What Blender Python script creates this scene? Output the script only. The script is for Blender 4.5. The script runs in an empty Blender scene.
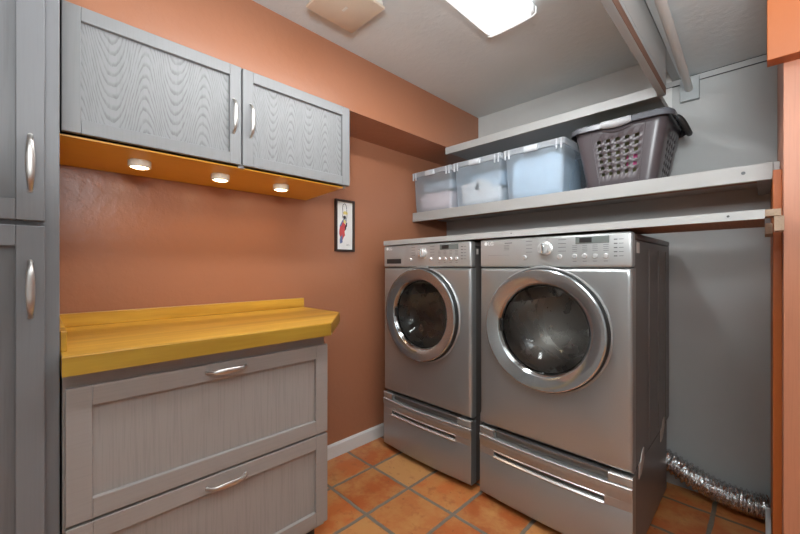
import bpy, bmesh, math, random
from mathutils import Vector, Matrix
random.seed(7)
C = bpy.context.scene.collection
PI = math.pi

# ------------------------------------------------------------------ materials
def lin(r, g, b):
    f = lambda c: (c/255/12.92) if c/255 <= .04045 else ((c/255+.055)/1.055)**2.4
    return (f(r), f(g), f(b), 1)

class NT:
    def __init__(s, name):
        s.m = bpy.data.materials.new(name); s.m.use_nodes = True
        s.t = s.m.node_tree; s.n = s.t.nodes; s.n.clear()
        s.out = s.n.new('ShaderNodeOutputMaterial')
        s.p = s.n.new('ShaderNodeBsdfPrincipled')
        s.t.links.new(s.p.outputs[0], s.out.inputs[0])
        s._co = None
    def link(s, a, b): s.t.links.new(a, b)
    def co(s):
        if s._co is None: s._co = s.n.new('ShaderNodeTexCoord').outputs['Object']
        return s._co
    def map(s, scale=(1,1,1), loc=(0,0,0)):
        m = s.n.new('ShaderNodeMapping'); m.inputs['Scale'].default_value = scale; m.inputs['Location'].default_value = loc
        s.link(s.co(), m.inputs[0]); return m.outputs[0]
    def noise(s, vec, scale, detail=3, rough=.5):
        n = s.n.new('ShaderNodeTexNoise'); n.inputs['Scale'].default_value = scale
        n.inputs['Detail'].default_value = detail; n.inputs['Roughness'].default_value = rough
        s.link(vec, n.inputs['Vector']); return n.outputs[0]
    def math(s, op, a, b=None, c=None):
        n = s.n.new('ShaderNodeMath'); n.operation = op
        for i, x in enumerate((a, b, c)):
            if x is None: continue
            if isinstance(x, (int, float)): n.inputs[i].default_value = x
            else: s.link(x, n.inputs[i])
        return n.outputs[0]
    def ramp(s, fac, stops):
        r = s.n.new('ShaderNodeValToRGB'); e = r.color_ramp.elements
        while len(e) < len(stops): e.new(.5)
        for k, (p, c) in enumerate(stops): e[k].position = p; e[k].color = c
        s.link(fac, r.inputs[0]); return r.outputs[0]
    def mix(s, fac, a, b, blend='MIX'):
        n = s.n.new('ShaderNodeMix'); n.data_type = 'RGBA'; n.blend_type = blend
        for sock, x in ((n.inputs[0], fac), (n.inputs[6], a), (n.inputs[7], b)):
            if isinstance(x, (int, float)): sock.default_value = x
            elif isinstance(x, tuple): sock.default_value = x
            else: s.link(x, sock)
        return n.outputs[2]
    def bump(s, h, strength=.3, dist=.002):
        b = s.n.new('ShaderNodeBump'); b.inputs['Strength'].default_value = strength; b.inputs['Distance'].default_value = dist
        s.link(h, b.inputs['Height']); s.link(b.outputs[0], s.p.inputs['Normal'])
    def set(s, col=None, rough=None, metal=None, **kw):
        if col is not None:
            if isinstance(col, tuple): s.p.inputs['Base Color'].default_value = col
            else: s.link(col, s.p.inputs['Base Color'])
        if rough is not None:
            if isinstance(rough, (int, float)): s.p.inputs['Roughness'].default_value = rough
            else: s.link(rough, s.p.inputs['Roughness'])
        if metal is not None: s.p.inputs['Metallic'].default_value = metal
        for k, v in kw.items(): s.p.inputs[k.replace('_', ' ')].default_value = v

def mul(c, k): return (c[0]*k, c[1]*k, c[2]*k, 1)

def paint(name, col, rough=.5, bscale=0, bstr=0, var=.06, bdist=.002):
    t = NT(name); n = t.noise(t.co(), 6, 4)
    t.set(t.mix(n, mul(col, 1-var), mul(col, 1+var)), rough)
    if bscale: t.bump(t.noise(t.co(), bscale, 4, .55), bstr, bdist)
    return t.m

def knockdown(name, col, rough, bstr):
    t = NT(name); n = t.noise(t.co(), 3, 4)
    t.set(t.mix(n, mul(col, .94), mul(col, 1.06)), rough)
    a = t.noise(t.co(), 26, 5, .6)
    r = t.ramp(a, [(.44, (0,0,0,1)), (.60, (1,1,1,1))])
    b = t.noise(t.co(), 90, 3, .5)
    h = t.math('ADD', t.math('MULTIPLY', r, .7), t.math('MULTIPLY', b, .45))
    t.bump(h, bstr, .004)
    return t.m

def painted_oak(name, col, vertical=True, cathedral=False, dark=.62, rough=.42, period=.2, phase=0.0):
    """grey painted open-grain oak; grain runs along Z (or Y)"""
    t = NT(name)
    sep = t.n.new('ShaderNodeSeparateXYZ'); t.link(t.co(), sep.inputs[0])
    fine_v = t.map((160, 160, 5) if vertical else (160, 5, 160))
    fine = t.ramp(t.noise(fine_v, 1.0, 3, .6), [(.36, (dark,)*3+(1,)), (.52, (1,1,1,1))])
    c = t.mix(1.0, (col[0], col[1], col[2], 1), t.mix(.45 if not cathedral else .22, (1,1,1,1), fine), 'MULTIPLY')
    if cathedral:
        wob = t.math('MULTIPLY', t.noise(t.map((9, 30, 6)), 1.0, 3, .55), .040)
        big = t.math('MULTIPLY', t.noise(t.map((3, 3, 2)), 1.0, 2), .9)
        ph = t.math('ADD', t.math('MULTIPLY_ADD', sep.outputs[1], PI/period, phase), big)
        cs = t.math('ABSOLUTE', t.math('COSINE', ph))
        sh = t.math('MULTIPLY', t.math('POWER', cs, 2.4), .30)
        f = t.math('ADD', t.math('SUBTRACT', sep.outputs[2], sh), wob)
        ln = t.math('FRACT', t.math('MULTIPLY', f, 26))
        line = t.ramp(ln, [(0.0, (.58,.58,.58,1)), (.16, (.62,.62,.62,1)), (.42, (1,1,1,1)), (.94, (1,1,1,1)), (1.0, (.6,.6,.6,1))])
        brk = t.noise(t.map((70, 70, 22)), 1.0, 3, .6)
        line = t.mix(t.ramp(brk, [(.35, (.3,.3,.3,1)), (.6, (1,1,1,1))]), (1,1,1,1), line)
        c = t.mix(.85, c, line, 'MULTIPLY')
    t.set(c, rough)
    t.bump(t.noise(fine_v, 1.0, 3, .6), .12, .001)
    return t.m

def metal(name, col, rough, met=1.0, brushed=None, var=.05):
    t = NT(name)
    sc = brushed or (1, 1, 1)
    n = t.noise(t.map(sc), 12 if not brushed else 1, 3)
    t.set(t.mix(n, mul(col, 1-var), mul(col, 1+var)), t.math('MULTIPLY_ADD', n, .12, rough-.06), met)
    return t.m

def emit(name, col, strength):
    t = NT(name); t.set(col, .4)
    n = t.noise(t.co(), 30, 2)
    t.p.inputs['Emission Color'].default_value = col
    t.link(t.math('MULTIPLY_ADD', n, strength*.1, strength*.95), t.p.inputs['Emission Strength'])
    return t.m

ORANGE = (.385, .160, .086, 1)
M = {}
M['orange_wall'] = knockdown('terracotta_wall_paint', ORANGE, .30, .13)
M['orange_trim'] = painted_oak('terracotta_wood_paint', (.50, .195, .105), dark=.85, rough=.45)
M['orange_dark'] = paint('deep_terracotta_paint', (.44, .115, .022, 1), .5, 60, .1)
M['grey_wall'] = knockdown('grey_wall_paint', (.41, .415, .408, 1), .55, .05)
M['grey_ceiling'] = knockdown('grey_ceiling_paint', (.655, .70, .71, 1), .6, .18)
M['shelf_paint'] = paint('light_grey_shelf_paint', (.40, .395, .38, 1), .5, 50, .08)
M['high_shelf_paint'] = paint('pale_grey_board_paint', (.40, .40, .39, 1), .5, 50, .08)
M['raw_wood'] = painted_oak('raw_brown_wood', (.30, .15, .075), vertical=False, dark=.5, rough=.65)
M['dark_wood'] = painted_oak('raw_red_brown_wood', (.17, .085, .055), vertical=False, dark=.5, rough=.7)
M['pale_wood'] = painted_oak('raw_pale_wood', (.38, .26, .175), vertical=False, dark=.7, rough=.65)
M['white_trim'] = paint('white_baseboard_paint', (.70, .70, .69, 1), .4, 40, .05)
M['cab'] = painted_oak('grey_cabinet_paint', (.225, .225, .228), dark=.9)
M['cab_h'] = painted_oak('grey_cabinet_paint_horizontal', (.225, .225, .228), vertical=False, dark=.9)
M['cab_door'] = painted_oak('grey_cabinet_cathedral_grain', (.238, .238, .241), cathedral=True, period=.19, phase=.317*PI/.19-.45)
M['cab_panel'] = painted_oak('grey_cabinet_straight_grain', (.315, .285, .268), dark=.76)  # drawer panels, with the bounced warmth in their colour too
M['cab_panel_cool'] = painted_oak('grey_pantry_panel', (.155, .155, .16), dark=.75)
M['cab_pantry'] = painted_oak('grey_pantry_paint', (.175, .176, .184), dark=.9)
M['cab_low'] = painted_oak('bounce_warmed_drawer_paint', (.305, .272, .254), vertical=False, dark=.9)  # warm tone of bounced light is put into this grey
M['cab_dark'] = paint('dark_toe_kick', (.05, .045, .04, 1), .7)
M['nickel'] = metal('brushed_nickel', (.56, .535, .51, 1), .40, 1, (40, 40, 400))
M['silver'] = metal('silver_appliance_paint', (.405, .41, .408, 1), .32, .68, (3, 3, 3), .03)
M['silver_panel'] = metal('silver_control_panel', (.465, .468, .462, 1), .34, .5, (3, 3, 3), .03)
M['silver_shade'] = metal('shaded_recess_silver', (.20, .195, .19, 1), .4, .5, (3, 3, 3), .03)  # darker silver; the shade of the recesses is put into its colour
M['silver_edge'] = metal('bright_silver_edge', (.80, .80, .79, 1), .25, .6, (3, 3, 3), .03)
M['appl_side'] = metal('taupe_appliance_side', (.19, .168, .158, 1), .42, .35, (4, 4, 4), .05)
M['chrome'] = metal('chrome_ring', (.52, .555, .57, 1), .12, .86, None, .03)
M['chrome_dark'] = metal('smoked_chrome', (.32, .31, .30, 1), .12, 1)
M['drum'] = metal('drum_steel', (.72, .71, .69, 1), .28, 1)
M['rubber'] = paint('black_rubber', (.02, .02, .02, 1), .5)
M['black'] = paint('black_plastic', (.018, .018, .018, 1), .35)
M['lcd'] = paint('grey_green_display', (.16, .18, .17, 1), .2)
M['white_ink'] = paint('white_print', (.93, .93, .92, 1), .5)
M['grey_ink'] = paint('dark_grey_print', (.10, .10, .10, 1), .5)
M['foil'] = None
M['lit_wall'] = paint('lit_wall_tone', (.66, .665, .65, 1), .55, 60, .08)  # lighter wall tone with the light above the high shelf in it
M['rod'] = paint('white_rod_enamel', (.62, .62, .60, 1), .35)
M['block'] = paint('grey_block_paint', (.36, .385, .39, 1), .5, 40, .1)
M['beige'] = paint('beige_plastic', (.66, .545, .43, 1), .5)
M['clear_edge'] = paint('milky_plastic', (.68, .64, .58, 1), .35)
M['basket'] = paint('dark_mauve_plastic', (.088, .074, .080, 1), .3)
M['basket_rim'] = paint('slate_plastic', (.105, .11, .125, 1), .26)
M['basket_grip'] = paint('pale_grey_plastic', (.42, .425, .44, 1), .28)
M['puck'] = paint('white_puck_housing', (.80, .74, .62, 1), .4)
M['frame'] = painted_oak('dark_brown_frame', (.035, .018, .014), dark=.6, rough=.35)
M['paper'] = paint('white_paper', (.78, .77, .74, 1), .7)
M['pink_cloth'] = paint('pale_pink_cloth', (.68, .56, .55, 1), .9, 40, .6, .25, .01)
M['white_cloth'] = paint('white_cloth', (.72, .71, .70, 1), .9, 40, .6, .10, .01)
M['blue_cloth'] = paint('pale_blue_cloth', (.48, .60, .70, 1), .9, 20, .5, .12, .01)
M['grey_cloth'] = paint('grey_cloth', (.38, .43, .47, 1), .9, 20, .5, .15, .01)
M['pink_item'] = paint('magenta_cloth', (.65, .10, .28, 1), .8)
M['olive_item'] = paint('olive_cloth', (.14, .14, .065, 1), .9, 30, .4)
M['red_ink'] = paint('red_watercolour', (.55, .07, .07, 1), .7)
M['yellow_ink'] = paint('yellow_watercolour', (.75, .62, .20, 1), .7)
M['blue_ink'] = paint('blue_watercolour', (.14, .18, .34, 1), .7)
M['black_ink'] = paint('black_watercolour', (.025, .022, .03, 1), .7)
M['sticker'] = paint('white_sticker', (.80, .74, .68, 1), .5)
M['lens_warm'] = emit('warm_puck_lens', (1, .80, .48, 1), 14)

def golden(name='golden_maple_varnish', k=1.0, g_=1.0):
    t = NT(name)
    g = t.noise(t.map((30, 2.2, 30)), 1.0, 5, .6)
    st = t.noise(t.map((9, .35, 9)), 1.0, 2)
    c = t.mix(t.ramp(g, [(.3, (0,0,0,1)), (.7, (1,1,1,1))]), (.50, .25, .022, 1), (.70, .41, .045, 1))
    c = t.mix(t.ramp(st, [(.42, (0,0,0,1)), (.58, (1,1,1,1))]), t.mix(1.0, c, (.66, .58, .46, 1), 'MULTIPLY'), c)
    c = t.mix(1.0, c, (k, k*g_, k*g_*1.25, 1), 'MULTIPLY')
    t.set(c, .3); t.bump(g, .05, .001); return t.m
M['maple'] = golden()
M['maple_shaded'] = golden('shaded_maple_edge', .74, 1.08)  # darker copy of the maple with the front face's shade in it

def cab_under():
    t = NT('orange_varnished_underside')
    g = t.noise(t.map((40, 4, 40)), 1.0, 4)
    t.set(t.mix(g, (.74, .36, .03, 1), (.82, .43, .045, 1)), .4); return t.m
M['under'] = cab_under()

def tiles():
    t = NT('saltillo_tile_floor')
    P = .302
    b = t.n.new('ShaderNodeTexBrick'); b.offset = 0; b.squash = 1
    b.inputs['Scale'].default_value = 1; b.inputs['Brick Width'].default_value = P; b.inputs['Row Height'].default_value = P
    b.inputs['Mortar Size'].default_value = .0105; b.inputs['Mortar Smooth'].default_value = .25; b.inputs['Bias'].default_value = 0
    b.inputs['Color1'].default_value = (0,0,0,1); b.inputs['Color2'].default_value = (1,1,1,1); b.inputs['Mortar'].default_value = (.5,.5,.5,1)
    wv = t.n.new('ShaderNodeVectorMath'); wv.operation = 'ADD'
    nz = t.n.new('ShaderNodeTexNoise'); nz.inputs['Scale'].default_value = 14; t.link(t.co(), nz.inputs['Vector'])
    sc = t.n.new('ShaderNodeVectorMath'); sc.operation = 'SCALE'; sc.inputs['Scale'].default_value = .010
    t.link(nz.outputs['Color'], sc.inputs[0])
    t.link(t.map((1,1,1), (1.385-.005+.302*20, -1.15-.005+.302*20, 0)), wv.inputs[0]); t.link(sc.outputs[0], wv.inputs[1])
    t.link(wv.outputs[0], b.inputs['Vector'])
    per = t.ramp(b.outputs['Color'], [(0, (.47, .115, .030, 1)), (.35, (.55, .155, .040, 1)), (.6, (.43, .105, .028, 1)), (.74, (.58, .24, .075, 1)), (1, (.58, .30, .115, 1))])
    cl = t.noise(t.co(), 7, 4, .6)
    c = t.mix(t.ramp(cl, [(.42, (0,0,0,1)), (.68, (.95,.95,.95,1))]), per, (.58, .29, .10, 1))
    dk = t.noise(t.co(), 16, 5, .65)
    c = t.mix(t.ramp(dk, [(.30, (.75,.75,.75,1)), (.46, (0,0,0,1))]), c, (.36, .10, .03, 1))
    sp = t.noise(t.co(), 40, 2, .5)
    c = t.mix(t.ramp(sp, [(.70, (0,0,0,1)), (.76, (.6,.6,.6,1))]), c, (.10, .04, .02, 1))
    g = t.mix(t.noise(t.co(), 60, 3), (.155, .122, .092, 1), (.24, .19, .145, 1))
    t.set(t.mix(b.outputs['Fac'], c, g), t.math('MULTIPLY_ADD', b.outputs['Fac'], .4, .38))
    h = t.math('ADD', t.math('MULTIPLY', b.outputs['Fac'], -1.0), t.math('MULTIPLY', dk, .35))
    t.bump(h, .5, .006); return t.m
M['tiles'] = tiles()

def foil():
    t = NT('crumpled_foil')
    n = t.noise(t.co(), 45, 5, .7)
    t.set(t.mix(n, (.60,.59,.58,1), (.94,.94,.94,1)), .16, 1); t.bump(n, .35, .008); return t.m
M['foil'] = foil()

def glass_dark():
    t = NT('smoked_door_glass')
    t.set((.012, .012, .013, 1), .06)
    t.p.inputs['IOR'].default_value = 1.6
    tr = t.n.new('ShaderNodeBsdfTransparent'); tr.inputs[0].default_value = (.85, .84, .82, 1)
    mx = t.n.new('ShaderNodeMixShader')
    n = t.noise(t.co(), 3, 1); t.link(t.math('MULTIPLY_ADD', n, .04, .62), mx.inputs[0])
    t.link(t.p.outputs[0], mx.inputs[1]); t.link(tr.outputs[0], mx.inputs[2]); t.link(mx.outputs[0], t.out.inputs[0])
    return t.m
M['glass'] = glass_dark()

def frosted(name, col, clear, tint):
    t = NT(name)
    t.set(col, .22)
    tl = t.n.new('ShaderNodeBsdfTranslucent'); tl.inputs[0].default_value = col
    m0 = t.n.new('ShaderNodeMixShader'); m0.inputs[0].default_value = .35
    t.link(t.p.outputs[0], m0.inputs[1]); t.link(tl.outputs[0], m0.inputs[2])
    tr = t.n.new('ShaderNodeBsdfTransparent'); tr.inputs[0].default_value = tint
    mx = t.n.new('ShaderNodeMixShader')
    n = t.noise(t.co(), 5, 2); t.link(t.math('MULTIPLY_ADD', n, .08, clear-.04), mx.inputs[0])
    t.link(m0.outputs[0], mx.inputs[1]); t.link(tr.outputs[0], mx.inputs[2]); t.link(mx.outputs[0], t.out.inputs[0])
    return t.m
M['bin'] = frosted('frosted_blue_plastic', (.70, .79, .86, 1), .68, (.93, .96, 1, 1))
M['bin_rim'] = frosted('milky_bin_rim', (.66, .70, .74, 1), .30, (.95, .97, 1, 1))
M['latch'] = paint('white_translucent_latch', (.62, .65, .68, 1), .3)

def diffuser():
    t = NT('lit_prismatic_diffuser')
    sep = t.n.new('ShaderNodeSeparateXYZ'); t.link(t.co(), sep.inputs[0])
    k = t.ramp(t.math('ABSOLUTE', sep.outputs[0]), [(0, (.80,.80,.80,1)), (.03, (.85,.85,.85,1)), (.055, (1,1,1,1)), (.085, (.55,.55,.55,1)), (.107, (.032,.032,.032,1)), (.125, (.026,.026,.026,1))])
    t.set((.6, .6, .58, 1), .4)
    t.p.inputs['Emission Color'].default_value = (.94, .98, 1, 1)
    fade = t.ramp(t.math('MULTIPLY', t.math('SUBTRACT', .600, sep.outputs[1]), 25), [(.1, (.035,.035,.035,1)), (.8, (1,1,1,1))])
    t.link(t.math('MULTIPLY', t.math('MULTIPLY', k, fade), 38), t.p.inputs['Emission Strength'])
    return t.m
M['diffuser'] = diffuser()
M['lens_edge'] = emit('glowing_end_cap', (.94, .98, 1, 1), .9)

# ------------------------------------------------------------------ geometry helpers
ORG = [Vector((0, 0, 0))]

class MB:
    def __init__(s): s.b = bmesh.new()
    def box(s, x0, x1, y0, y1, z0, z1, bev=0, seg=2):
        vs = [s.b.verts.new((x, y, z)) for x in (x0, x1) for y in (y0, y1) for z in (z0, z1)]
        fs = [s.b.faces.new([vs[i] for i in q]) for q in ((0,1,3,2), (4,6,7,5), (0,4,5,1), (2,3,7,6), (0,2,6,4), (1,5,7,3))]
        if bev:
            es = list({e for f in fs for e in f.edges})
            bmesh.ops.bevel(s.b, geom=es, offset=bev, segments=seg, profile=.5, affect='EDGES')
        return s
    def prism(s, pts, z0, z1, bev=0, axis='z'):
        def P(a, b, c): return {'z': (a, b, c), 'x': (c, a, b), 'y': (a, c, b)}[axis]
        lo = [s.b.verts.new(P(a, b, z0)) for a, b in pts]; hi = [s.b.verts.new(P(a, b, z1)) for a, b in pts]
        n = len(pts); fs = [s.b.faces.new(lo[::-1]), s.b.faces.new(hi)]
        for i in range(n): fs.append(s.b.faces.new((lo[i], lo[(i+1)%n], hi[(i+1)%n], hi[i])))
        bmesh.ops.recalc_face_normals(s.b, faces=fs)
        if bev:
            es = list({e for f in fs for e in f.edges})
            bmesh.ops.bevel(s.b, geom=es, offset=bev, segments=2, profile=.5, affect='EDGES')
        return s
    def lathe(s, prof, c, axis='y', n=64, close=False):
        """prof: list of (r, h) ; h along axis"""
        rings = []
        for r, h in prof:
            ring = []
            for k in range(n):
                a = 2*PI*k/n; p, q = r*math.cos(a), r*math.sin(a)
                co = {'y': (c[0]+p, c[1]+h, c[2]+q), 'z': (c[0]+p, c[1]+q, c[2]+h), 'x': (c[0]+h, c[1]+p, c[2]+q)}[axis]
                ring.append(s.b.verts.new(co))
            rings.append(ring)
        fs = []
        for a, b in zip(rings, rings[1:]):
            for k in range(n): fs.append(s.b.faces.new((a[k], a[(k+1)%n], b[(k+1)%n], b[k])))
        if close:
            fs.append(s.b.faces.new(rings[0])); fs.append(s.b.faces.new(rings[-1][::-1]))
        bmesh.ops.recalc_face_normals(s.b, faces=fs)
        return s
    def tube(s, pts, rad, n=10, flat=None, cap=True):
        """swept tube; rad scalar or list; flat=(axis vector, list of widths) -> elliptical"""
        pts = [Vector(p) for p in pts]; m = len(pts)
        if isinstance(rad, (int, float)): rad = [rad]*m
        rings = []; prev = None
        for i in range(m):
            t = (pts[min(i+1, m-1)]-pts[max(i-1, 0)]).normalized()
            if flat: u = flat[0] - t*flat[0].dot(t)
            elif prev is None: u = t.orthogonal()
            else: u = prev - t*prev.dot(t)
            u.normalize(); prev = u; w = t.cross(u)
            ru = flat[1][i] if flat else rad[i]
            rings.append([s.b.verts.new(pts[i]+u*ru*math.cos(2*PI*k/n)+w*rad[i]*math.sin(2*PI*k/n)) for k in range(n)])
        fs = []
        for a, b in zip(rings, rings[1:]):
            for k in range(n): fs.append(s.b.faces.new((a[k], a[(k+1)%n], b[(k+1)%n], b[k])))
        if cap: fs.append(s.b.faces.new(rings[0][::-1])); fs.append(s.b.faces.new(rings[-1]))
        bmesh.ops.recalc_face_normals(s.b, faces=fs)
        return s
    def build(s, name, mat, parent=None, smooth=False, kind=None):
        me = bpy.data.meshes.new(name)
        bmesh.ops.translate(s.b, verts=s.b.verts, vec=-ORG[0])
        s.b.to_mesh(me); s.b.free()
        me.materials.append(M[mat] if isinstance(mat, str) else mat)
        if smooth:
            me.polygons.foreach_set('use_smooth', [True]*len(me.polygons))
            try: me.set_sharp_from_angle(angle=math.radians(38))
            except Exception: pass
        o = bpy.data.objects.new(name, me); C.objects.link(o)
        if parent is not None: o.parent = parent
        else: o.location = ORG[0]
        if kind: o['kind'] = kind
        return o

def thing(name, loc, label, cat, group=None, rz=0):
    o = bpy.data.objects.new(name, None); C.objects.link(o); o.location = loc; o.rotation_euler = (0, 0, rz)
    o.empty_display_size = .05
    o['label'] = label; o['category'] = cat
    if group: o['group'] = group
    ORG[0] = Vector(loc); return o
def tag(o, label, cat, group=None):
    o['label'] = label; o['category'] = cat
    if group: o['group'] = group
    return o
def world(): ORG[0] = Vector((0, 0, 0))
def at(p): ORG[0] = Vector(p)
def dup(root, loc, label):
    r = root.copy(); C.objects.link(r); r.location = loc; r['label'] = label
    for ch in list(root.children):
        c = ch.copy(); C.objects.link(c); c.parent = r
        for g in list(ch.children):
            d = g.copy(); C.objects.link(d); d.parent = c
    return r
def struct(name, mb, mat, smooth=False, label=None):
    o = mb.build(name, mat, None, smooth, 'structure')
    if label: o['label'] = label
    return o

# ------------------------------------------------------------------ key dimensions
XL, YB, ZC, H = -1.955, 2.53, 2.423, 1.22      # left wall, back wall, ceiling, eye height
XR, YR = .047, 1.75                             # right wall of the niche and its front face
XS, ZS = -1.631, 2.093                          # soffit face, soffit underside

# ------------------------------------------------------------------ setting
world()
struct('floor', MB().box(-2.1, 1.7, -1.7, 2.7, -.06, 0), 'tiles', label='terracotta tile floor with grey grout')
struct('ceiling', MB().box(-2.1, 1.7, -1.7, 2.7, ZC, ZC+.06), 'grey_ceiling', label='grey textured ceiling')
struct('wall_left', MB().box(XL-.1, XL, -1.7, 2.7, 0, ZC), 'orange_wall', label='terracotta orange left wall')
struct('wall_back', MB().box(XL, 1.7, YB, YB+.1, 0, ZC), 'grey_wall', label='grey back wall behind the machines')
struct('wall_right', MB().box(XR, 1.7, YR, YB, 0, ZC), 'orange_trim', label='orange wall end at the right of the alcove')
struct('wall_side', MB().box(1.6, 1.7, -1.7, YR, 0, ZC), 'grey_wall')
struct('wall_front', MB().box(XL, 1.6, -1.7, -1.6, 0, ZC), 'grey_wall')
struct('trim_1', MB().box(XL, XS, -1.6, YB, ZS, ZC), 'orange_wall', label='orange soffit above the wall cabinet')
struct('baseboard_left', MB().prism([(XL, 0), (XL+.014, 0), (XL+.014, .075), (XL+.008, .088), (XL, .088)], .89, YB-.005, axis='y'), 'white_trim', label='white baseboard')
# dropped ceiling over the right of the alcove, its beam and the trim lines on the back wall
struct('trim_2', MB().box(-.362, -.331, -1.6, 2.13, 2.103, ZC).box(-.362, -.327, 2.13, YB-.002, 2.262, ZC), 'grey_wall', label='grey edge of the lower ceiling')
at((-.34, 1, 2.05))
struct('trim_3', MB().box(-.358, -.331, -1.6, 2.13, 2.041, 2.103, .002), 'block', label='grey painted rail hanging under the lower ceiling')
world()
struct('trim_4', MB().box(-.327, XR, -.3, YB, 2.262, 2.30), 'grey_ceiling', label='lower grey ceiling beyond the beam')
struct('trim_5', MB().box(-.60, XR, YB-.010, YB, 2.229, 2.259, .001), 'grey_wall', label='grey trim strip under the lower ceiling')
struct('trim_shadow_lines', MB().box(-.62, XR, YB-.0106, YB-.001, 2.2277, 2.2292).box(-.327, XR, YB-.0106, YB-.001, 2.2595, 2.2612), 'black', label='painted shadow lines along the trim strip')  # thin black strips stand in for the shadow lines
struct('lit_wall_strip', MB().box(XS+.002, -.363, YB-.006, YB-.0005, 2.0925, ZC-.001), 'lit_wall', label='painted brighter light on the wall above the high shelf')  # thin board added to paint the brighter light on this wall
struct('trim_6', MB().box(-.3308, -.3295, -1.6, 2.125, 2.042, 2.077), 'dark_wood', label='bare brown strip on the beam')
struct('trim_7', MB().box(.008, .22, 1.69, YR, 1.895, ZC, .002), 'orange_dark', label='orange header trim at the top right')
struct('trim_8', MB().box(.024, XR, 1.90, YB-.002, 0, 1.574, .002), 'orange_dark', label='deep orange board on the right wall')
struct('baseboard_right', MB().box(.006, .0235, 2.02, 2.40, 0, .105, .003), 'white_trim')
struct('baseboard_end', MB().box(.020, .046, 1.727, 1.749, 0, .10, .003).box(.046, 1.6, 1.735, 1.75, 0, .10, .003), 'white_trim')

# ------------------------------------------------------------------ cabinet parts
def handle(parent, x, y, z, L, axis):
    """bow pull on a face looking +X"""
    n = 17; pts = []; wid = []; thk = []
    for i in range(n):
        s = -1+2*i/(n-1)
        d = .028*(1-abs(s)**5)
        p = (x+.001+d, y+s*L/2, z) if axis == 'y' else (x+.001+d, y, z+s*L/2)
        pts.append(p); wid.append(.0042+.0050*(1-s*s)); thk.append(.0045-.0012*(1-s*s))
    mb = MB().tube(pts, thk, 10, (Vector((0, 0, 1)) if axis == 'y' else Vector((0, 1, 0)), wid))
    for sg in (-1, 1):
        c = (x, y+sg*L/2, z) if axis == 'y' else (x, y, z+sg*L/2)
        mb.lathe([(.0058, 0), (.0058, .002), (.0045, .004), (.0001, .0045)], c, 'x', 16)
    return mb.build('handle', 'nickel', parent, True)

def shaker(name, parent, x, y0, y1, z0, z1, w, mat_f, mat_p, th=.02, rec=.014):
    """door or drawer front: stiles and rails with chamfered inner edge, recessed panel sub-part"""
    mb = MB(); X = x+th; b = .0025
    mb.box(x, X, y0, y0+w, z0, z1, b); mb.box(x, X, y1-w, y1, z0, z1, b)
    mb.box(x, X, y0+w-.0003, y1-w+.0003, z0, z0+w, b); mb.box(x, X, y0+w-.0003, y1-w+.0003, z1-w, z1, b)
    d = mb.build(name, mat_f, parent)
    p = MB(); p.box(x+.003, X-rec, y0+w-.002, y1-w+.002, z0+w-.002, z1-w+.002)
    p.build('panel', mat_p, d)
    return d

# pantry
r = thing('pantry_cabinet', (-1.65, -.30, 0), 'tall grey pantry cabinet with two doors at the left edge', 'cabinet')
PX = -1.36
MB().box(XL+.003, PX, -.66, .045, .10, 2.085, .002).build('carcass', 'cab_pantry', r)
MB().box(XL+.003, PX-.06, -.66, .04, 0, .10).build('toe_kick', 'cab_dark', r)
for z0, z1, hz in ((.12, 1.327, 1.163), (1.340, 2.07, 1.489)):
    d = shaker('door', r, PX, -.60, .016, z0, z1, .054, 'cab_pantry', 'cab_panel_cool')
    handle(d, PX+.02, -.011, hz, .142, 'z')

# wall cabinet
r = thing('wall_cabinet', (-1.76, .60, 1.62), 'grey oak wall cabinet with two doors under the orange soffit', 'cabinet')
ZU = 1.622
mb = MB()
mb.box(XL+.003, -1.58, .05, 1.150, ZU+.020, 2.070, .001)
mb.box(-1.595, -1.58, .05, 1.168, ZU+.017, 2.070, .001)
mb.box(-1.58, -1.570, .603, .628, ZU+.018, ZU+.03)
mb.build('carcass', 'cab', r)
MB().prism([(XL+.004, ZU), (-1.578, ZU+.0165), (-1.578, ZU+.022), (XL+.004, ZU+.022)], .051, 1.1495, axis='y').build('bottom_panel', 'under', r)
for y0, y1, hy in ((.0556, .6125, .580), (.6185, 1.181, .652)):
    at((-1.76, y0, 1.62)); ORG[0] = Vector((-1.76, .60, 1.62))
    d = shaker('door', r, -1.58, y0, y1, 1.651, 2.063, .0465, 'cab', 'cab_door')
    handle(d, -1.56, hy, 1.848, .138, 'z')
# base cabinet
r = thing('base_cabinet', (-1.6, .47, 0), 'grey base cabinet with two wide drawers under the yellow countertop', 'cabinet')
DX = -1.352
MB().box(XL+.003, DX, .05, .884, .105, .928, .001).build('carcass', 'cab_low', r)
MB().box(XL+.003, DX-.07, .05, .88, 0, .105).build('toe_kick', 'cab_dark', r)
for z0, z1, hz in ((.513, .888, .862), (.127, .505, .470)):
    d = shaker('drawer', r, DX, .055, .890, z0, z1, .057, 'cab_low', 'cab_panel')
    handle(d, DX+.02, .4725, hz, .130, 'y')
# countertop
r = thing('countertop', (-1.6, .58, .93), 'golden yellow wood countertop with a clipped corner on the base cabinet', 'countertop')
MB().prism([(XL+.002, .047), (-1.30, .047), (-1.30, .883), (-1.579, 1.128), (XL+.002, 1.128)], .930, .983, .003).build('slab', 'maple', r)
MB().prism([(-1.300, .047), (-1.297, .047), (-1.297, .8843), (-1.5775, 1.1305), (-1.5795, 1.1284), (-1.300, .8828)], .9305, .9805).build('front_shade_band', 'maple_shaded', r)  # thin strip added to paint the less lit front face
MB().box(XL+.002, XL+.022, .047, 1.127, .983, 1.036, .003).build('backsplash', 'maple', r)
MB().box(XL+.022, -1.385, .047, .061, .983, 1.040, .002).build('side_splash', 'maple', r)

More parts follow.
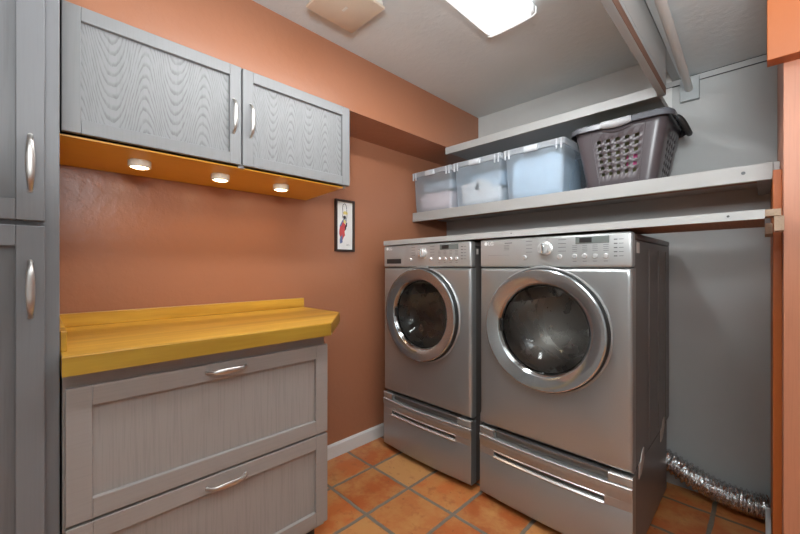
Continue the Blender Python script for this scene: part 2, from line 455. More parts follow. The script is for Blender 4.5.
# puck lights
def puck(loc, label):
    r = thing('puck_light', loc, label, 'light', 'puck lights under the wall cabinet')
    MB().lathe([(.0001, 0), (.038, 0), (.038, -.022), (.035, -.026), (.030, -.026)], loc, 'z', 40).build('housing', 'puck', r, True)
    MB().lathe([(.030, -.025), (.022, -.028), (.0001, -.029)], loc, 'z', 40).build('lens', 'lens_warm', r, True)
    return r
zp = ZU+.0112
p0 = puck((-1.722, .285, zp), 'round puck light nearest the pantry under the wall cabinet')
dup(p0, (-1.722, .583, zp), 'middle round puck light under the wall cabinet')
dup(p0, (-1.722, .872, zp), 'round puck light farthest from the pantry under the wall cabinet')

# framed picture
r = thing('framed_picture', (XL, 1.432, 1.492), 'narrow dark framed colourful drawing hanging on the orange wall', 'picture')
y0, y1, z0, z1, fw = 1.355, 1.508, 1.322, 1.660, .013
mb = MB()
for a in ((y0, y0+fw, z0, z1), (y1-fw, y1, z0, z1), (y0+fw, y1-fw, z0, z0+fw), (y0+fw, y1-fw, z1-fw, z1)):
    mb.box(XL+.001, XL+.022, *a, .002)
mb.build('frame', 'frame', r)
pr = MB().box(XL+.002, XL+.008, y0+fw-.001, y1-fw+.001, z0+fw-.001, z1-fw+.001).build('print', 'paper', r)
xa = XL+.0082
def blob(name, mat, cy, cz, ry, rz, n=14, jag=.25, rot=0, dx=0):
    pts = []
    for k in range(n):
        a = 2*PI*k/n; q = 1+random.uniform(-jag, jag)
        p, s = ry*q*math.cos(a), rz*q*math.sin(a)
        pts.append((cy+p*math.cos(rot)-s*math.sin(rot), cz+p*math.sin(rot)+s*math.cos(rot)))
    MB().prism(pts, xa+dx, xa+dx+.0004, axis='x').build(name, mat, pr)
YC = 1.432
def ink(pts, w): MB().tube([(xa, YC+p, q) for p, q in pts], w, 6).build('ink_line', 'black_ink', pr)
ink([(.016*math.cos(i*PI/10-.1), 1.605+.030*math.sin(i*PI/10-.1)) for i in range(12)], .0016)
ink([(.016, 1.60), (.019, 1.56), (.011, 1.50), (.005, 1.46)], .0014)
ink([(-.016, 1.60), (-.013, 1.57), (-.019, 1.54)], .0014)
ink([(.012+.004*k, 1.362+.004*((k*7)%3)) for k in range(8)], .0009)
blob('yellow_wash', 'yellow_ink', 1.438, 1.575, .020, .013)
blob('dark_wash', 'black_ink', 1.432, 1.545, .013, .011, dx=.0002)
blob('blue_wash', 'blue_ink', 1.418, 1.500, .020, .045, rot=-.35)
blob('yellow_wash', 'yellow_ink', 1.432, 1.515, .009, .016, dx=.0003)
blob('red_wash', 'red_ink', 1.415, 1.455, .024, .050, jag=.35, rot=-.15, dx=.0005)
blob('dark_wash', 'black_ink', 1.440, 1.480, .007, .026, jag=.4, rot=-.3, dx=.0006)
blob('blue_wash', 'blue_ink', 1.406, 1.400, .010, .030, jag=.4, rot=-.1, dx=.0007)

# ------------------------------------------------------------------ laundry machines
YF, YK = 1.662, 2.465
W2 = .349
def text_mesh(name, body, size, loc, mat, parent):
    cu = bpy.data.curves.new(name, 'FONT'); cu.body = body; cu.size = size; cu.extrude = .0003
    to = bpy.data.objects.new(name, cu); C.objects.link(to)
    bpy.context.view_layer.update()
    me = bpy.data.meshes.new_from_object(to.evaluated_get(bpy.context.evaluated_depsgraph_get()))
    bpy.data.objects.remove(to)
    me.transform(Matrix.Translation(Vector(loc)-ORG[0]) @ Matrix.Rotation(PI/2, 4, 'X'))
    me.materials.clear(); me.materials.append(M[mat]); me.name = name
    o = bpy.data.objects.new(name, me); C.objects.link(o); o.parent = parent
    return o

def holed_front(xc, z0, z1, hz, R, px):
    """front sheet with rolled outer edge and a round port"""
    mb = MB(); b = mb.b; x0, x1 = xc-W2, xc+W2
    angs = sorted([2*PI*k/72 for k in range(72)] + [math.atan2(zz-hz, xx-xc) % (2*PI) for xx in (x0, x1) for zz in (z0, z1)])
    def rect(a, ins):
        c, s = math.cos(a), math.sin(a); l, rr, d, u = x0+ins-xc, x1-ins-xc, z0+ins-hz, z1-ins-hz
        k = min([q for q in ((rr/c if c > 1e-9 else 9), (l/c if c < -1e-9 else 9), (u/s if s > 1e-9 else 9), (d/s if s < -1e-9 else 9))])
        return (xc+k*c, hz+k*s)
    rings = []
    e = .018
    for ins, y in ((0, .05), (0, e), (e*.08, e*.6), (e*.3, e*.29), (e*.62, e*.08), (e, 0)):
        rings.append([b.verts.new((*[rect(a, ins)[0]], YF+y, rect(a, ins)[1])) for a in angs])
    for rr, y in ((R+.012, 0), (R+.004, .003), (R, .012), (R, .10)):
        rings.append([b.verts.new((xc+px+rr*math.cos(a), YF+y, hz+rr*math.sin(a))) for a in angs])
    n = len(angs); fs = []
    for p, q in zip(rings, rings[1:]):
        for k in range(n): fs.append(b.faces.new((p[k], p[(k+1)%n], q[(k+1)%n], q[k])))
    bmesh.ops.recalc_face_normals(b, faces=fs)
    return mb

def machine(kind, xc, label):
    dry = kind == 'dryer'
    r = thing('clothes_dryer' if dry else 'washing_machine', (xc, 2.06, .394), label, 'dryer' if dry else 'washing machine')
    z0, zp, zt = .397, 1.217, 1.362
    hz, R = .931, .245
    # shell: sides, back, top, bottom
    mb = MB()
    xa, xb = xc-W2+.004, xc+W2-.004
    for xs in (xa, xb-.003): mb.box(xs, xs+.003, YF+.04, YK, z0, 1.330, .001)
    mb.box(xa, xb, YK-.003, YK, z0, 1.330); mb.box(xa, xb, YF+.04, YK, z0, z0+.003)
    # pressed ribs on the sides
    for xs, sg in ((xb, 1), (xa, -1)):
        for yy in (1.97, 2.17, 2.36):
            mb.box(min(xs, xs+sg*.003), max(xs, xs+sg*.003), yy-.003, yy+.003, z0+.03, 1.30, .001)
    mb.build('shell', 'appl_side', r)
    MB().box(xa-.002, xb+.002, YF+.035, YK+.002, 1.333, zt-.003, .006).build('top_cover', 'appl_side', r, True)
    holed_front(xc, z0, zp-.002, hz, R, -.011).build('front_sheet', 'silver', r, True)
    # control panel
    cp = MB().box(xc-W2, xc+W2, YF, YF+.05, zp+.001, zt, .012, 4).build('control_panel', 'silver_panel', r, True)
    y = YF
    def dial(x, z, rr, dep, name='knob', mat='chrome'):
        MB().lathe([(rr*1.28, 0), (rr*1.28, -.003), (rr*1.05, -.005), (rr, -dep*.8), (rr*.86, -dep), (.0001, -dep)], (x, y, z), 'y', 36).build(name, mat, cp, True)
    dial(xc+.002, 1.304, .026, .028, mat='silver_edge')
    MB().box(xc-.004, xc+.008, y-.034, y-.027, 1.281, 1.327, .003).build('knob_grip', 'chrome', cp, True)
    for dx in (-.100, .066, .131, .172, .2125, .254):
        MB().lathe([(.011, .002), (.011, -.004), (.009, -.0065), (.0001, -.0075)], (xc+dx, y, 1.266), 'y', 24).build('button', 'silver_edge', cp, True)
    MB().box(xc+.134, xc+.266, y-.002, y+.004, 1.320, 1.351, .0015).build('display', 'lcd', cp)
    MB().box(xc+.150, xc+.200, y-.003, y+.002, 1.325, 1.346, .001).build('display_digits', 'black', cp)
    # printed legends
    def mark(*a): MB().box(*a).build('legend_mark', 'grey_ink', cp)
    for k in range(5): mark(xc+.283, xc+.296, y-.0006, y+.001, 1.331-.017*k, 1.335-.017*k)
    for k in range(5): mark(xc+.301, xc+.318, y-.0006, y+.001, 1.332-.017*k, 1.334-.017*k)
    for k in range(4):
        a = k*.017
        mark(xc-.092, xc-.062, y-.0006, y+.001, 1.341-a, 1.343-a); mark(xc+.060, xc+.094, y-.0006, y+.001, 1.341-a, 1.343-a)
    for dx in (.131, .172, .2125, .254):
        for k in range(4): mark(xc+dx-.010, xc+dx+.010, y-.0006, y+.001, 1.312-.008*k, 1.3135-.008*k)
        mark(xc+dx-.008, xc+dx+.008, y-.0006, y+.001, 1.244, 1.246)
    MB().lathe([(.0095, .001), (.0095, -.0008), (.0001, -.0008)], (xc-.312, y, 1.340), 'y', 20).build('logo_badge', 'white_ink', cp)
    text_mesh('logo_text', 'LG', .026, (xc-.299, y-.0008, 1.331), 'white_ink', cp)
    if dry:
        mark(xc-.205, xc-.165, y-.0006, y+.001, 1.337, 1.341)
        for k in range(4): mark(xc-.208, xc-.180, y-.0006, y+.001, 1.326-.007*k, 1.3275-.007*k)
        mark(xc-.30, xc-.18, y-.0006, y+.001, 1.279, 1.2797)
    else:
        MB().box(xc-.330, xc-.165, y-.002, y+.006, 1.226, 1.282, .003).build('detergent_drawer', 'silver_panel', cp)
        MB().box(xc-.318, xc-.180, y-.003, y+.006, 1.240, 1.274, .004).build('drawer_pull', 'black', cp)
    # door: bezel on the sheet, chrome ring, gasket, glass bowl
    c = (xc-.011, YF, hz)
    MB().lathe([(.292, .002), (.292, -.005), (.289, -.008), (.2855, -.008), (.283, .0)], c, 'y', 96).build('bezel', 'silver_panel', r, True)
    d = MB().lathe([(.277, -.004), (.279, -.034), (.2775, -.039), (.273, -.0415), (.219, -.028), (.2155, -.0255), (.2135, -.021)], c, 'y', 96).build('door', 'chrome', r, True)
    MB().lathe([(.284, -.001), (.284, -.010), (.2835, -.024), (.2790, -.031)], c, 'y', 96).build('seal', 'rubber', d, True)
    MB().lathe([(.2140, -.0225), (.208, -.018), (.203, -.010), (.200, .004)], c, 'y', 96).build('inner_rim', 'chrome_dark', d, True)
    MB().lathe([(.2055, -.012), (.197, .006), (.180, .050), (.145, .085), (.10, .108), (.05, .116), (.0001, .118)], c, 'y', 64).build('glass', 'glass', d, True)
    MB().box(c[0]-.202, c[0]-.189, YF-.030, YF-.012, hz-.030, hz+.030, .003).build('finger_pull', 'black', d)
    # drum
    mb = MB().lathe([(R-.004, .02), (.232, .12), (.262, .13), (.262, .60), (.0001, .62)], c, 'y', 64)
    for k in range(3):
        a = 2*PI*k/3+.5
        p = [(c[0]+(.262-q)*math.cos(a+w), c[2]+(.262-q)*math.sin(a+w)) for q, w in ((0, -.16), (.055, 0), (0, .16))]
        mb.prism(p, YF+.15, YF+.59, axis='y')
    mb.build('drum', 'drum', r, True)
    if dry:
        MB().box(xb, xb+.001, 1.745, 1.790, 1.278, 1.322).build('sticker', 'sticker', r)
    else:
        MB().box(xb, xb+.001, 1.72, 1.74, 1.29, 1.32).build('sticker', 'sticker', r)
        MB().box(xc-.28, xc-.13, YF-.0008, YF+.002, .448, .490, .0003).build('filter_door', 'silver', r)
    return r
XW, XD = -1.468, -.714
machine('washer', XW, 'silver front-loading washing machine with detergent drawer next to the orange wall')
machine('dryer', XD, 'silver front-loading dryer with taupe side panel nearest the orange right wall')

def pedestal(xc, label):
    loc = (xc, 2.04, 0)
    r = thing('laundry_pedestal', loc, label, 'pedestal', 'pedestals under the laundry machines')
    YP = 2.40
    mb = MB(); x0, x1 = xc-W2+.004, xc+W2-.004
    mb.box(x0, x1, YF+.045, YP, .030, .392, .004)
    mb.build('case', 'appl_side', r)
    # drawer front with finger channel and slot, slightly bowed: built as strips of profile along X
    N = 24; b_ = MB(); b = b_.b
    def bow(x): u = (x-xc)/W2; return -.016*(1-u*u)
    def front(xs, prof, nm, mat, par):
        mb = MB(); rings = []
        for x in xs: rings.append([mb.b.verts.new((x, YF+yy+bow(x), zz)) for yy, zz in prof])
        fs = []
        for p, q in zip(rings, rings[1:]):
            for k in range(len(prof)): fs.append(mb.b.faces.new((p[k], p[(k+1)%len(prof)], q[(k+1)%len(prof)], q[k])))
        fs.append(mb.b.faces.new(rings[0][::-1])); fs.append(mb.b.faces.new(rings[-1]))
        bmesh.ops.recalc_face_normals(mb.b, faces=fs)
        return mb.build(nm, mat, par, True)
    xs = [xc-W2+2*W2*k/N for k in range(N+1)]
    B = .05
    low = front(xs, [(B, .035), (.006, .035), (.001, .040), (0, .046), (0, .245), (.001, .2465), (B, .2465)], 'drawer', 'silver', r)
    up = [(B, .2815), (.001, .2815), (0, .283), (0, .300), (-.003, .306), (-.005, .334), (-.002, .340), (.010, .342), (B, .342)]
    front(xs, up, 'drawer_lip', 'silver', low)
    # slot band between: solid ends, recessed middle
    sl, sr = xc-.262, xc+.250
    for a, c_ in ((xc-W2, sl), (sr, xc+W2)):
        front([a+(c_-a)*k/6 for k in range(7)], [(B, .2464), (0, .2464), (0, .2816), (B, .2816)], 'drawer_face', 'silver', low)
    xm = [sl+(sr-sl)*k/16 for k in range(17)]
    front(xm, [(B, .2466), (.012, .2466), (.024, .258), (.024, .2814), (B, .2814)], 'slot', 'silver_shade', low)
    front(xm, [(.006, .2765), (-.0015, .2765), (-.002, .2800), (.0, .2820), (.006, .2820)], 'painted_highlight', 'silver_edge', low)  # highlight along the slot top, painted as a bright strip
    front(xm, [(.012, .2466), (-.003, .2435), (-.006, .2490), (.000, .2555), (.012, .2545)], 'slot_edge', 'silver_edge', low)  # lower lip of the slot, its highlight put into the bright colour
    # raised corner blocks beside the finger channel
    for a, c_ in ((xc-W2, xc-W2+.085), (xc+W2-.085, xc+W2)):
        front([a+(c_-a)*k/6 for k in range(7)], [(B, .342), (.006, .342), (.001, .345), (0, .372), (.003, .379), (.010, .382), (B, .382)], 'corner_block', 'silver', low)
        front([a+(c_-a)*k/6 for k in range(7)], [(.006, .3755), (-.001, .3755), (-.0015, .3790), (.004, .3828), (.010, .3828)], 'painted_highlight', 'silver_edge', low)  # bright strip paints the highlight on the block top
    xm = [xc-W2+.085+(2*W2-.17)*k/16 for k in range(17)]
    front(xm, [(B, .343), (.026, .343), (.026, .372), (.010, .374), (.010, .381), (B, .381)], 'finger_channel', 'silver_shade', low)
    front(xs, [(.004, .3365), (-.0062, .3365), (-.0068, .3395), (-.003, .3420), (.004, .3420)], 'painted_highlight', 'silver_edge', low)  # highlight along the drawer lip, painted as a strip
    for sx in (-1, 1):
        for yy in (1.76, 2.33):
            MB().lathe([(.0001, 0), (.022, 0), (.022, .01), (.012, .014), (.012, .032)], (xc+sx*.28, yy, 0), 'z', 20).build('foot', 'rubber', r, True)
    # steel tie brackets to the machine
    for yy in (1.80, 2.25):
        MB().prism([(yy-.045, .345), (yy+.0, .350), (yy+.05, .40), (yy+.045, .446), (yy+.015, .440), (yy-.02, .400), (yy-.030, .412), (yy-.045, .405)], xc+W2-.0005, xc+W2+.0025, axis='x').build('tie_bracket', 'appl_metal', r)
    return r
M['appl_metal'] = metal('galvanised_bracket', (.62, .55, .51, 1), .4, .5)
pw = pedestal(XW, 'silver drawer pedestal under the washing machine beside the white baseboard')
dup(pw, (XD, 2.04, 0), 'silver drawer pedestal under the dryer nearest the foil hose')

# foil hose
at((-.2, 2.45, 0))
path = []
ctrl = [(-.60, 2.468, .25), (-.48, 2.468, .20), (-.36, 2.466, .148), (-.25, 2.460, .104), (-.14, 2.455, .076), (-.04, 2.455, .070), (.020, 2.458, .072)]
def cr(P, t):
    n = len(P)-1; s = t*n; i = min(int(s), n-1); f = s-i
    p = [Vector(P[max(0, min(n, i+k))]) for k in (-1, 0, 1, 2)]
    return .5*((2*p[1])+(-p[0]+p[2])*f+(2*p[0]-5*p[1]+4*p[2]-p[3])*f*f+(-p[0]+3*p[1]-3*p[2]+p[3])*f**3)
K = 260
pts = [cr(ctrl, k/K) for k in range(K+1)]
rad = [.054+.006*math.sin(k*2*PI/9.3)+random.uniform(-.002, .002) for k in range(K+1)]
hm = MB().tube(pts, rad, 26)
for v in hm.b.verts: v.co += Vector([random.uniform(-.0022, .0022) for q in range(3)])
h = hm.build('dryer_hose', 'foil', None, False)
tag(h, 'crumpled silver foil dryer hose lying on the tiles behind the dryer', 'hose')

# ------------------------------------------------------------------ shelves
YS = 2.09
r = thing('storage_shelf', (-.95, 2.3, 1.58), 'light grey shelf board carrying the storage bins and laundry basket', 'shelf')
MB().box(XL+.004, XR-.002, YS+.019, YB-.002, 1.612, 1.642, .001).build('board', 'shelf_paint', r)
fa = MB().box(XL+.004, .027, YS, YS+.019, 1.574, 1.643, .002).build('fascia', 'shelf_paint', r)
MB().box(.0285, XR-.001, YS+.001, YS+.02, 1.575, 1.6425, .001).build('end_trim', 'shelf_paint', r)
MB().lathe([(.007, .001), (.007, -.0008), (.0001, -.0008)], (-.06, YS, 1.612), 'y', 16).build('screw_hole', 'black', fa)
MB().box(XL+.02, -.02, YS+.02, YS+.058, 1.574, 1.611, .001).build('stiffener', 'raw_wood', r)
MB().box(-.02, .022, YS+.02, YB-.003, 1.574, 1.611, .001).build('cleat', 'block', r)

r = thing('high_shelf', (-1.15, 2.3, 2.03), 'long pale grey high board just below the ceiling above the bins', 'shelf')
MB().box(XS-.012, -.364, 2.13, YB-.002, 2.060, 2.090, .001).build('board', 'grey_wall', r)
MB().box(XS-.012, -.364, 2.112, 2.13, 2.042, 2.091, .001).build('fascia', 'high_shelf_paint', r)

# low shelf board, its left end a little lower, resting on the machines
r = thing('machine_shelf', (-.9, 1.85, 1.364), 'long light grey shelf board resting along the tops of the machines', 'shelf')
def sl_board(mb, x0, x1, ya, yb, dz0, dz1):
    def zz(x): return 1.3645+.0115*(x+1.815)/1.82
    b = mb.b
    v = [b.verts.new((x, y, zz(x)+dz)) for x in (x0, x1) for y in (ya, yb) for dz in (dz0, dz1)]
    fs = [b.faces.new([v[i] for i in q]) for q in ((0,1,3,2), (4,6,7,5), (0,4,5,1), (2,3,7,6), (0,2,6,4), (1,5,7,3))]
    bmesh.ops.recalc_face_normals(b, faces=fs); return mb
sl_board(MB(), -1.812, .003, 1.672, 2.04, .002, .0285).build('board', 'raw_wood', r)
f = sl_board(MB(), -1.812, .003, 1.655, 1.672, 0, .0300).build('fascia', 'shelf_paint', r)
MB().lathe([(.004, .001), (.004, -.0008), (.0001, -.0008)], (-.085, 1.655, 1.391), 'y', 12).build('screw_hole', 'black', f)
MB().lathe([(.003, .001), (.003, -.0008), (.0001, -.0008)], (-.88, 1.655, 1.386), 'y', 12).build('screw_hole', 'black', f)
MB().box(.003, .040, 1.668, 1.748, 1.384, 1.406, .001).build('bare_end', 'pale_wood', r)
MB().box(.0235, .0465, 1.672, 1.749, 1.336, 1.3835, .001).build('cleat', 'pale_wood', r)
MB().box(.0035, .0225, 1.84, 2.05, 1.338, 1.376, .001).build('cleat', 'pale_wood', r)

# ------------------------------------------------------------------ storage bins
def rr(x0, x1, y0, y1, rad, n=5):
    pts = []
    for cx, cy, a0 in ((x1-rad, y0+rad, -PI/2), (x1-rad, y1-rad, 0), (x0+rad, y1-rad, PI/2), (x0+rad, y0+rad, PI)):
        for k in range(n+1):
            a = a0+PI/2*k/n; pts.append((cx+rad*math.cos(a), cy+rad*math.sin(a)))
    return pts
def loft(mb, sections, closed_bottom=False, closed_top=False):
    b = mb.b; rings = [[b.verts.new((x, y, z)) for x, y in pts] for pts, z in sections]; n = len(rings[0]); fs = []
    for p, q in zip(rings, rings[1:]):
        for k in range(n): fs.append(b.faces.new((p[k], p[(k+1)%n], q[(k+1)%n], q[k])))
    if closed_bottom: fs.append(b.faces.new(rings[0][::-1]))
    if closed_top: fs.append(b.faces.new(rings[-1]))
    bmesh.ops.recalc_face_normals(b, faces=fs); return mb
def S(hw, y0, y1, rad=.02): return rr(-hw, hw, y0, y1, rad)
BZ = 1.6435
def make_bin(x, label):
    """local: front at y=0, depth .40"""
    r = thing('storage_bin', (x, YS-.004, BZ), label, 'storage bin', 'clear lidded bins on the shelf')
    world()
    wall = [(S(.166, .016, .385), 0), (S(.170, .012, .388), .006), (S(.172, .010, .39), .03), (S(.183, .000, .40), .275)]
    mb = loft(MB(), wall, True)
    # vertical flutes on the front
    for sx in (-1, 1):
        for bx, w in ((.078, .004),):
            mb.prism([(sx*bx-w, .012), (sx*bx+w, .012), (sx*(bx+.012)+w, -.004), (sx*(bx+.012)-w, -.004)][::-1], .0, .001)
            v = [mb.b.verts.new(p) for p in ((sx*bx-w, .0085, .03), (sx*bx+w, .0085, .03), (sx*(bx-.016)+w, -.0015, .262), (sx*(bx-.016)-w, -.0015, .262))]
            mb.b.faces.new(v)
    mb.build('tub', 'bin', r, True)
    lip = [(S(.183, .0, .40), .268), (S(.190, -.010, .41), .270), (S(.191, -.011, .411), .290), (S(.187, -.006, .406), .292)]
    rim = loft(MB(), lip).build('rim', 'bin_rim', r, True)
    for sx in (-1, 1):
        for dx in (.146, .172): MB().box(sx*dx-.004, sx*dx+.004, -.016, -.006, .245, .300, .002).build('clip_rib', 'latch', rim)
    lid = loft(MB(), [(S(.192, -.012, .412), .291), (S(.193, -.013, .413), .302), (S(.180, .002, .398), .304), (S(.175, .007, .393), .298)], False, True)
    lid.build('lid', 'bin_rim', r, True)
    MB().box(-.046, .040, -.024, -.008, .262, .296, .004).box(-.030, .024, -.027, -.022, .268, .286, .002).build('latch', 'latch', r, True)
    return r
b1 = make_bin(-1.755, 'clear bin with pale pink contents at the left end of the shelf')
dup(b1, (-1.364, YS-.004, BZ), 'clear middle bin holding white linens and papers')
dup(b1, (-.972, YS-.004, BZ), 'clear bin with pale blue contents next to the laundry basket')

def lump(name, x, y0, y1, hw, z0, z1, mat, label, cat, seed, amp=.012, rad=.035):
    rnd = random.Random(seed)
    at((x, (y0+y1)/2, z0)); mb = MB(); n = 6
    secs = []
    ks = [(0, .94), (.12, 1), (.6, 1.0), (.82, .97), (.94, .88), (1, .70)]
    for f, s in ks:
        pts = rr(x-hw*s, x+hw*s, (y0+y1)/2-(y1-y0)/2*s, (y0+y1)/2+(y1-y0)/2*s, rad, n)
        secs.append(([(p[0]+rnd.uniform(-amp, amp)*.4, p[1]+rnd.uniform(0, amp)*.4) for p in pts], z0+(z1-z0)*f+0))
    loft(mb, secs, True, True)
    for v in mb.b.verts: v.co.z += (rnd.uniform(-amp, amp) if v.co.z > z0+.3*(z1-z0) else 0)
    o = mb.build(name, mat, None, True)
    return tag(o, label, cat)
zf = BZ+.007
lump('folded_linens', -1.755, YS+.028, YS+.34, .155, zf, zf+.135, 'pink_cloth', 'pale pink and white linens inside the leftmost clear bin', 'linens', 1)
lump('folded_blanket', -1.755, YS+.06, YS+.34, .148, zf+.150, zf+.225, 'grey_cloth', 'grey blanket on the pink linens inside the leftmost bin', 'blanket', 2)
lump('folded_towels', -1.362, YS+.028, YS+.34, .155, zf, zf+.110, 'white_cloth', 'white folded towels inside the middle clear bin', 'towels', 3)
lump('folded_blanket', -1.362, YS+.10, YS+.34, .145, zf+.125, zf+.225, 'blue_cloth', 'pale blue blanket at the back of the middle bin', 'blanket', 4)
lump('folded_blanket', -.972, YS+.024, YS+.35, .160, zf, zf+.252, 'blue_cloth', 'large pale blue blanket filling the bin beside the basket', 'blanket', 5)
# papers leaning against the front of the middle bin, inside
for (px, pz, w_, h_, rot, lab) in ((-1.435, zf+.118, .070, .032, -.10, 'white paper packet on the towels at the left inside the middle bin'), (-1.335, zf+.116, .055, .038, .35, 'tilted white paper packet on the towels at the right inside the middle bin')):
    at((px, YS+.035, pz)); m = Matrix.Rotation(rot, 4, 'Y')
    mb = MB(); mb.box(-w_, w_, -.004, .004, -h_, h_, .001)
    for v in mb.b.verts: v.co = m @ v.co + ORG[0]
    mb.b.normal_update()
    pk = mb.build('paper_packet', 'paper', None)
    tag(pk, lab, 'packet', 'paper packets in the middle bin')
    mb = MB(); mb.box(-w_*.7, w_*.2, -.0046, -.004, -h_*.2, h_*.05); mb.box(-w_*.7, w_*.5, -.0046, -.004, -h_*.5, -h_*.4)
    for v in mb.b.verts: v.co = m @ v.co + ORG[0]
    mb.build('printed_line', 'grey_cloth', pk)

# ------------------------------------------------------------------ laundry basket
bx = -.527
r = thing('laundry_basket', (bx, 2.30, BZ), 'dark mauve grey laundry basket with square holes at the right end of the shelf', 'laundry basket')
BH = .318
def bring(z):
    f = z/BH
    hw = .160+.052*f; y0 = 2.118-.036*f; y1 = 2.45+.05*f
    return hw, y0, y1
nc = 5
fr = [0.0, .10, .235]                         # front stations in 0..1 (before holes)
hol = []
st = [0, .12, .26]
x = .175; cols = []
for k in range(5): cols.append((x+.011, x+.076)); x += .141
stF = sorted({0.0, .07, .13, .87, .93, 1.0} | {round(v, 4) for c in cols for v in c})
x = .20; colsS = []
for k in range(4): colsS.append((x, x+.09)); x += .165
stS = sorted({0.0, .1, .9, 1.0} | {round(v, 4) for c in colsS for v in c})
rows = []; z = .052
for k in range(6): rows.append((z, z+.0175)); z += .0335
stZ = sorted({0.0, .004, .02, .27, BH} | {round(v, 4) for q in rows for v in q})
def inside(a, b, lst): m = (a+b)/2; return any(p < m < q for p, q in lst)
def per(z):
    hw, y0, y1 = bring(z); rad = .045; out = []
    xl, xr = bx-hw+rad, bx+hw-rad; yl, yh = y0+rad, y1-rad
    for s in stF: out.append((xl+(xr-xl)*s, y0))
    for k in range(1, 5): a = -PI/2+PI/2*k/5; out.append((xr+rad*math.cos(a), yl+rad*math.sin(a)))
    for s in stS: out.append((bx+hw, yl+(yh-yl)*s))
    for k in range(1, 5): a = PI/2*k/5; out.append((xr+rad*math.cos(a), yh+rad*math.sin(a)))
    for s in stF: out.append((xr+(xl-xr)*s, y1))
    for k in range(1, 5): a = PI/2+PI/2*k/5; out.append((xl+rad*math.cos(a), yh+rad*math.sin(a)))
    for s in stS: out.append((bx-hw, yh+(yl-yh)*s))
    for k in range(1, 5): a = PI+PI/2*k/5; out.append((xl+rad*math.cos(a), yl+rad*math.sin(a)))
    return out
nF, nS = len(stF), len(stS)
def seg_hole(i):
    a = 0
    if i < nF-1: return inside(stF[i], stF[i+1], cols)
    a = nF+4
    if a <= i < a+nS-1: return inside(stS[i-a], stS[i-a+1], colsS)
    a = nF+4+nS+4
    if a <= i < a+nF-1: return inside(stF[i-a], stF[i-a+1], cols)
    a = nF+4+nS+4+nF+4
    if a <= i < a+nS-1: return inside(stS[i-a], stS[i-a+1], colsS)
    return False
def front_bulge(p, z):          # raised centre panel on the front
    return p
mb = MB(); b = mb.b
rings = [[b.verts.new((p[0], p[1], BZ+z+.001)) for p in per(z)] for z in stZ]
n = len(rings[0]); fs = []
for j in range(len(stZ)-1):
    hz_ = inside(stZ[j], stZ[j+1], rows)
    for i in range(n):
        if hz_ and seg_hole(i): continue
        fs.append(b.faces.new((rings[j][i], rings[j][(i+1)%n], rings[j+1][(i+1)%n], rings[j+1][i])))
fs.append(b.faces.new(rings[0][::-1]))
bmesh.ops.recalc_face_normals(b, faces=fs)
# ridges flanking the hole panel
tub = mb.build('tub', 'basket', r, True)
sm = tub.modifiers.new('thickness', 'SOLIDIFY'); sm.thickness = .003; sm.offset = -1
for s in (.12, .88):
    q = []
    for z in (.012, .285):
        hw, y0, y1 = bring(z); xl, xr = bx-hw+.045, bx+hw-.045; q.append((xl+(xr-xl)*s, y0-.001, BZ+z))
    MB().tube(q, .0022, 8).build('ridge', 'basket', tub, True)
# rim
def off(z, o):
    hw, y0, y1 = bring(BH); return rr(bx-hw-o, bx+hw+o, y0-o, y1+o, .045+o, 8)
R_ = [(off(0, 0), BZ+BH-.006), (off(0, .004), BZ+BH+.004), (off(0, .014), BZ+BH+.006), (off(0, .022), BZ+BH-.002), (off(0, .024), BZ+BH-.026), (off(0, .021), BZ+BH-.029)]
rim = loft(MB(), R_).build('rim', 'basket_rim', r, True)
sm = rim.modifiers.new('thickness', 'SOLIDIFY'); sm.thickness = .003; sm.offset = -1
hw, y0, y1 = bring(BH)
# pale front grip sleeve on the rim, with curved cutout edge under it
g = MB().tube([(bx-.068+.136*k/12, y0-.017, BZ+BH-.010-.006*math.sin(PI*k/12)) for k in range(13)], [.017+.004*math.sin(PI*k/12) for k in range(13)], 14).build('front_grip', 'basket_grip', r, True)
MB().tube([(bx-.066+.132*k/14, y0-.0035+.003, BZ+BH-.034-.016*math.sin(PI*k/14)) for k in range(15)], .004, 8).build('grip_edge', 'basket', r, True)
for sx in (-1, 1):
    X0 = bx+sx*(hw+.012); P = []; prj = .042 if sx > 0 else .002
    for k in range(17):
        a = PI*k/16; P.append((X0+sx*prj*math.sin(a), 2.29-.095*math.cos(a), BZ+BH-.012-.065*math.sin(a)**2))
    MB().tube(P, .013 if sx > 0 else .009, 10).build('side_handle', 'rubber', r, True)
zf = BZ+.006
lump('crumpled_clothes', bx, 2.155, 2.44, .150, zf, zf+.285, 'olive_item', 'olive clothes seen through the holes of the laundry basket', 'clothes', 8)
lump('crumpled_towel', bx+.075, 2.136, 2.148, .045, zf+.085, zf+.15, 'pink_item', 'magenta cloth seen through the basket holes on the right', 'cloth', 9, .002, .004)

# ------------------------------------------------------------------ closet rod
r = thing('closet_rod', (-.28, 1.5, 2.19), 'white round rod running along the lower ceiling to a wall block', 'rod')
MB().tube([(-.2855+.0239*(2.502-q), q, 2.187) for q in (-.9, .2, 1.3, 2.502)], .0175, 24).build('pole', 'rod', r, True)
MB().box(-.326, -.243, YB-.029, YB-.0005, 2.125, 2.247, .003).build('wall_block', 'block', r)

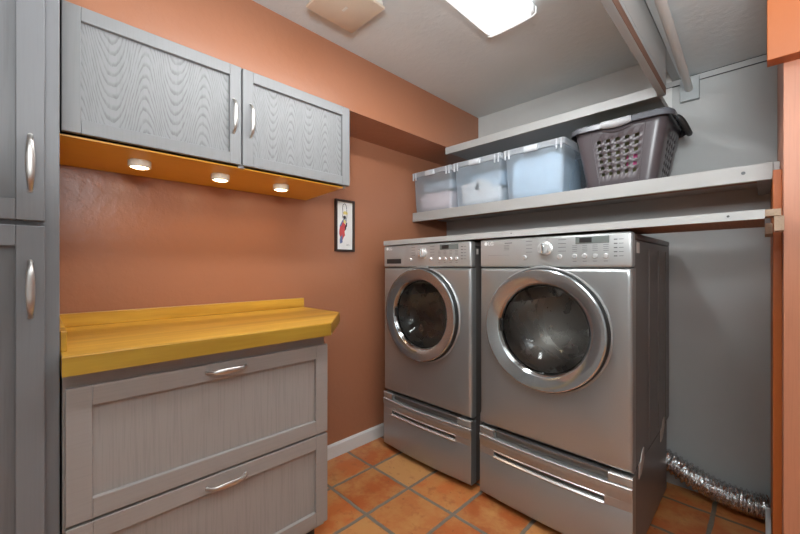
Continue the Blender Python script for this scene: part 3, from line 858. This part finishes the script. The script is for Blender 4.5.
# ------------------------------------------------------------------ ceiling fittings
lx = -.853
r = thing('ceiling_light', (lx, 1.0, ZC), 'lit white fluorescent wraparound light on the grey ceiling', 'light')
MB().box(lx-.095, lx+.095, .39, 1.595, ZC-.0175, ZC, .003).build('housing', 'white_trim', r)
n = 15
arc = [(lx-.121, ZC-.018), (lx-.120, ZC-.048), (lx-.106, ZC-.055), (lx-.06, ZC-.058), (lx, ZC-.059), (lx+.06, ZC-.058), (lx+.106, ZC-.055), (lx+.120, ZC-.048), (lx+.121, ZC-.018)]
MB().prism(arc, .380, 1.600, axis='y').build('diffuser', 'diffuser', r, True)
for yy in (.374, 1.600): MB().prism([(lx+(p[0]-lx)*1.02, p[1]-.001) for p in arc], yy, yy+.006, axis='y').build('end_cap', 'lens_edge', r)

r = thing('vent_cover', (-1.33, .98, ZC), 'square beige exhaust fan cover on the ceiling', 'vent cover')
MB().box(-1.445, -1.215, .862, 1.108, ZC-.024, ZC-.001, .006).build('housing', 'clear_edge', r, True)
v = MB().box(-1.452, -1.208, .855, 1.113, ZC-.040, ZC-.026, .004).build('grille', 'beige', r, True)
MB().box(-1.352, -1.318, .978, .990, ZC-.0415, ZC-.0395, .0008).build('slot', 'clear_edge', v)

# ------------------------------------------------------------------ lights
def area(name, loc, rot, sx, sy, power, col, spread=PI):
    l = bpy.data.lights.new(name, 'AREA'); l.shape = 'RECTANGLE'; l.size = sx; l.size_y = sy; l.energy = power; l.color = col; l.spread = spread
    o = bpy.data.objects.new(name, l); C.objects.link(o); o.location = loc; o.rotation_euler = rot; return o
area('overhead_fill', (.75, -.7, ZC-.03), (0, 0, 0), 1.0, 1.2, 9, (.94, .98, 1))  # added overhead fill behind the camera, no fixture there
area('uplight_fill', (.15, -.10, 1.86), (PI-.50, 0, PI/5), .7, .7, 74, (.92, .975, 1))  # added fill aimed upward to brighten the ceiling
area('rear_fill', (.75, -1.5, 1.45), (PI/2, 0, .35), 1.5, 1.6, 6, (.94, .98, 1))  # added soft fill from behind the camera, not a real lamp
for y in (.285, .583, .872):
    l = bpy.data.lights.new('puck_lamp', 'SPOT'); l.energy = 1.5; l.color = (1, .78, .50); l.spot_size = math.radians(150); l.spot_blend = .6; l.shadow_soft_size = .028
    o = bpy.data.objects.new('puck_lamp', l); C.objects.link(o); o.location = (-1.722, y, zp-.036)
w = bpy.data.worlds.new('world'); bpy.context.scene.world = w; w.use_nodes = True
w.node_tree.nodes['Background'].inputs[0].default_value = (.5, .5, .5, 1); w.node_tree.nodes['Background'].inputs[1].default_value = .3

# ------------------------------------------------------------------ camera
cam = bpy.data.cameras.new('camera'); co = bpy.data.objects.new('camera', cam); C.objects.link(co)
co.location = (0, 0, H); co.rotation_euler = (PI/2, 0, PI/4)
cam.sensor_width = 36; cam.lens = 363.6/800*36; cam.clip_start = .02
bpy.context.scene.camera = co
vs = bpy.context.scene.view_settings
vs.view_transform = 'Standard'; vs.look = 'None'; vs.exposure = 0; vs.gamma = 1
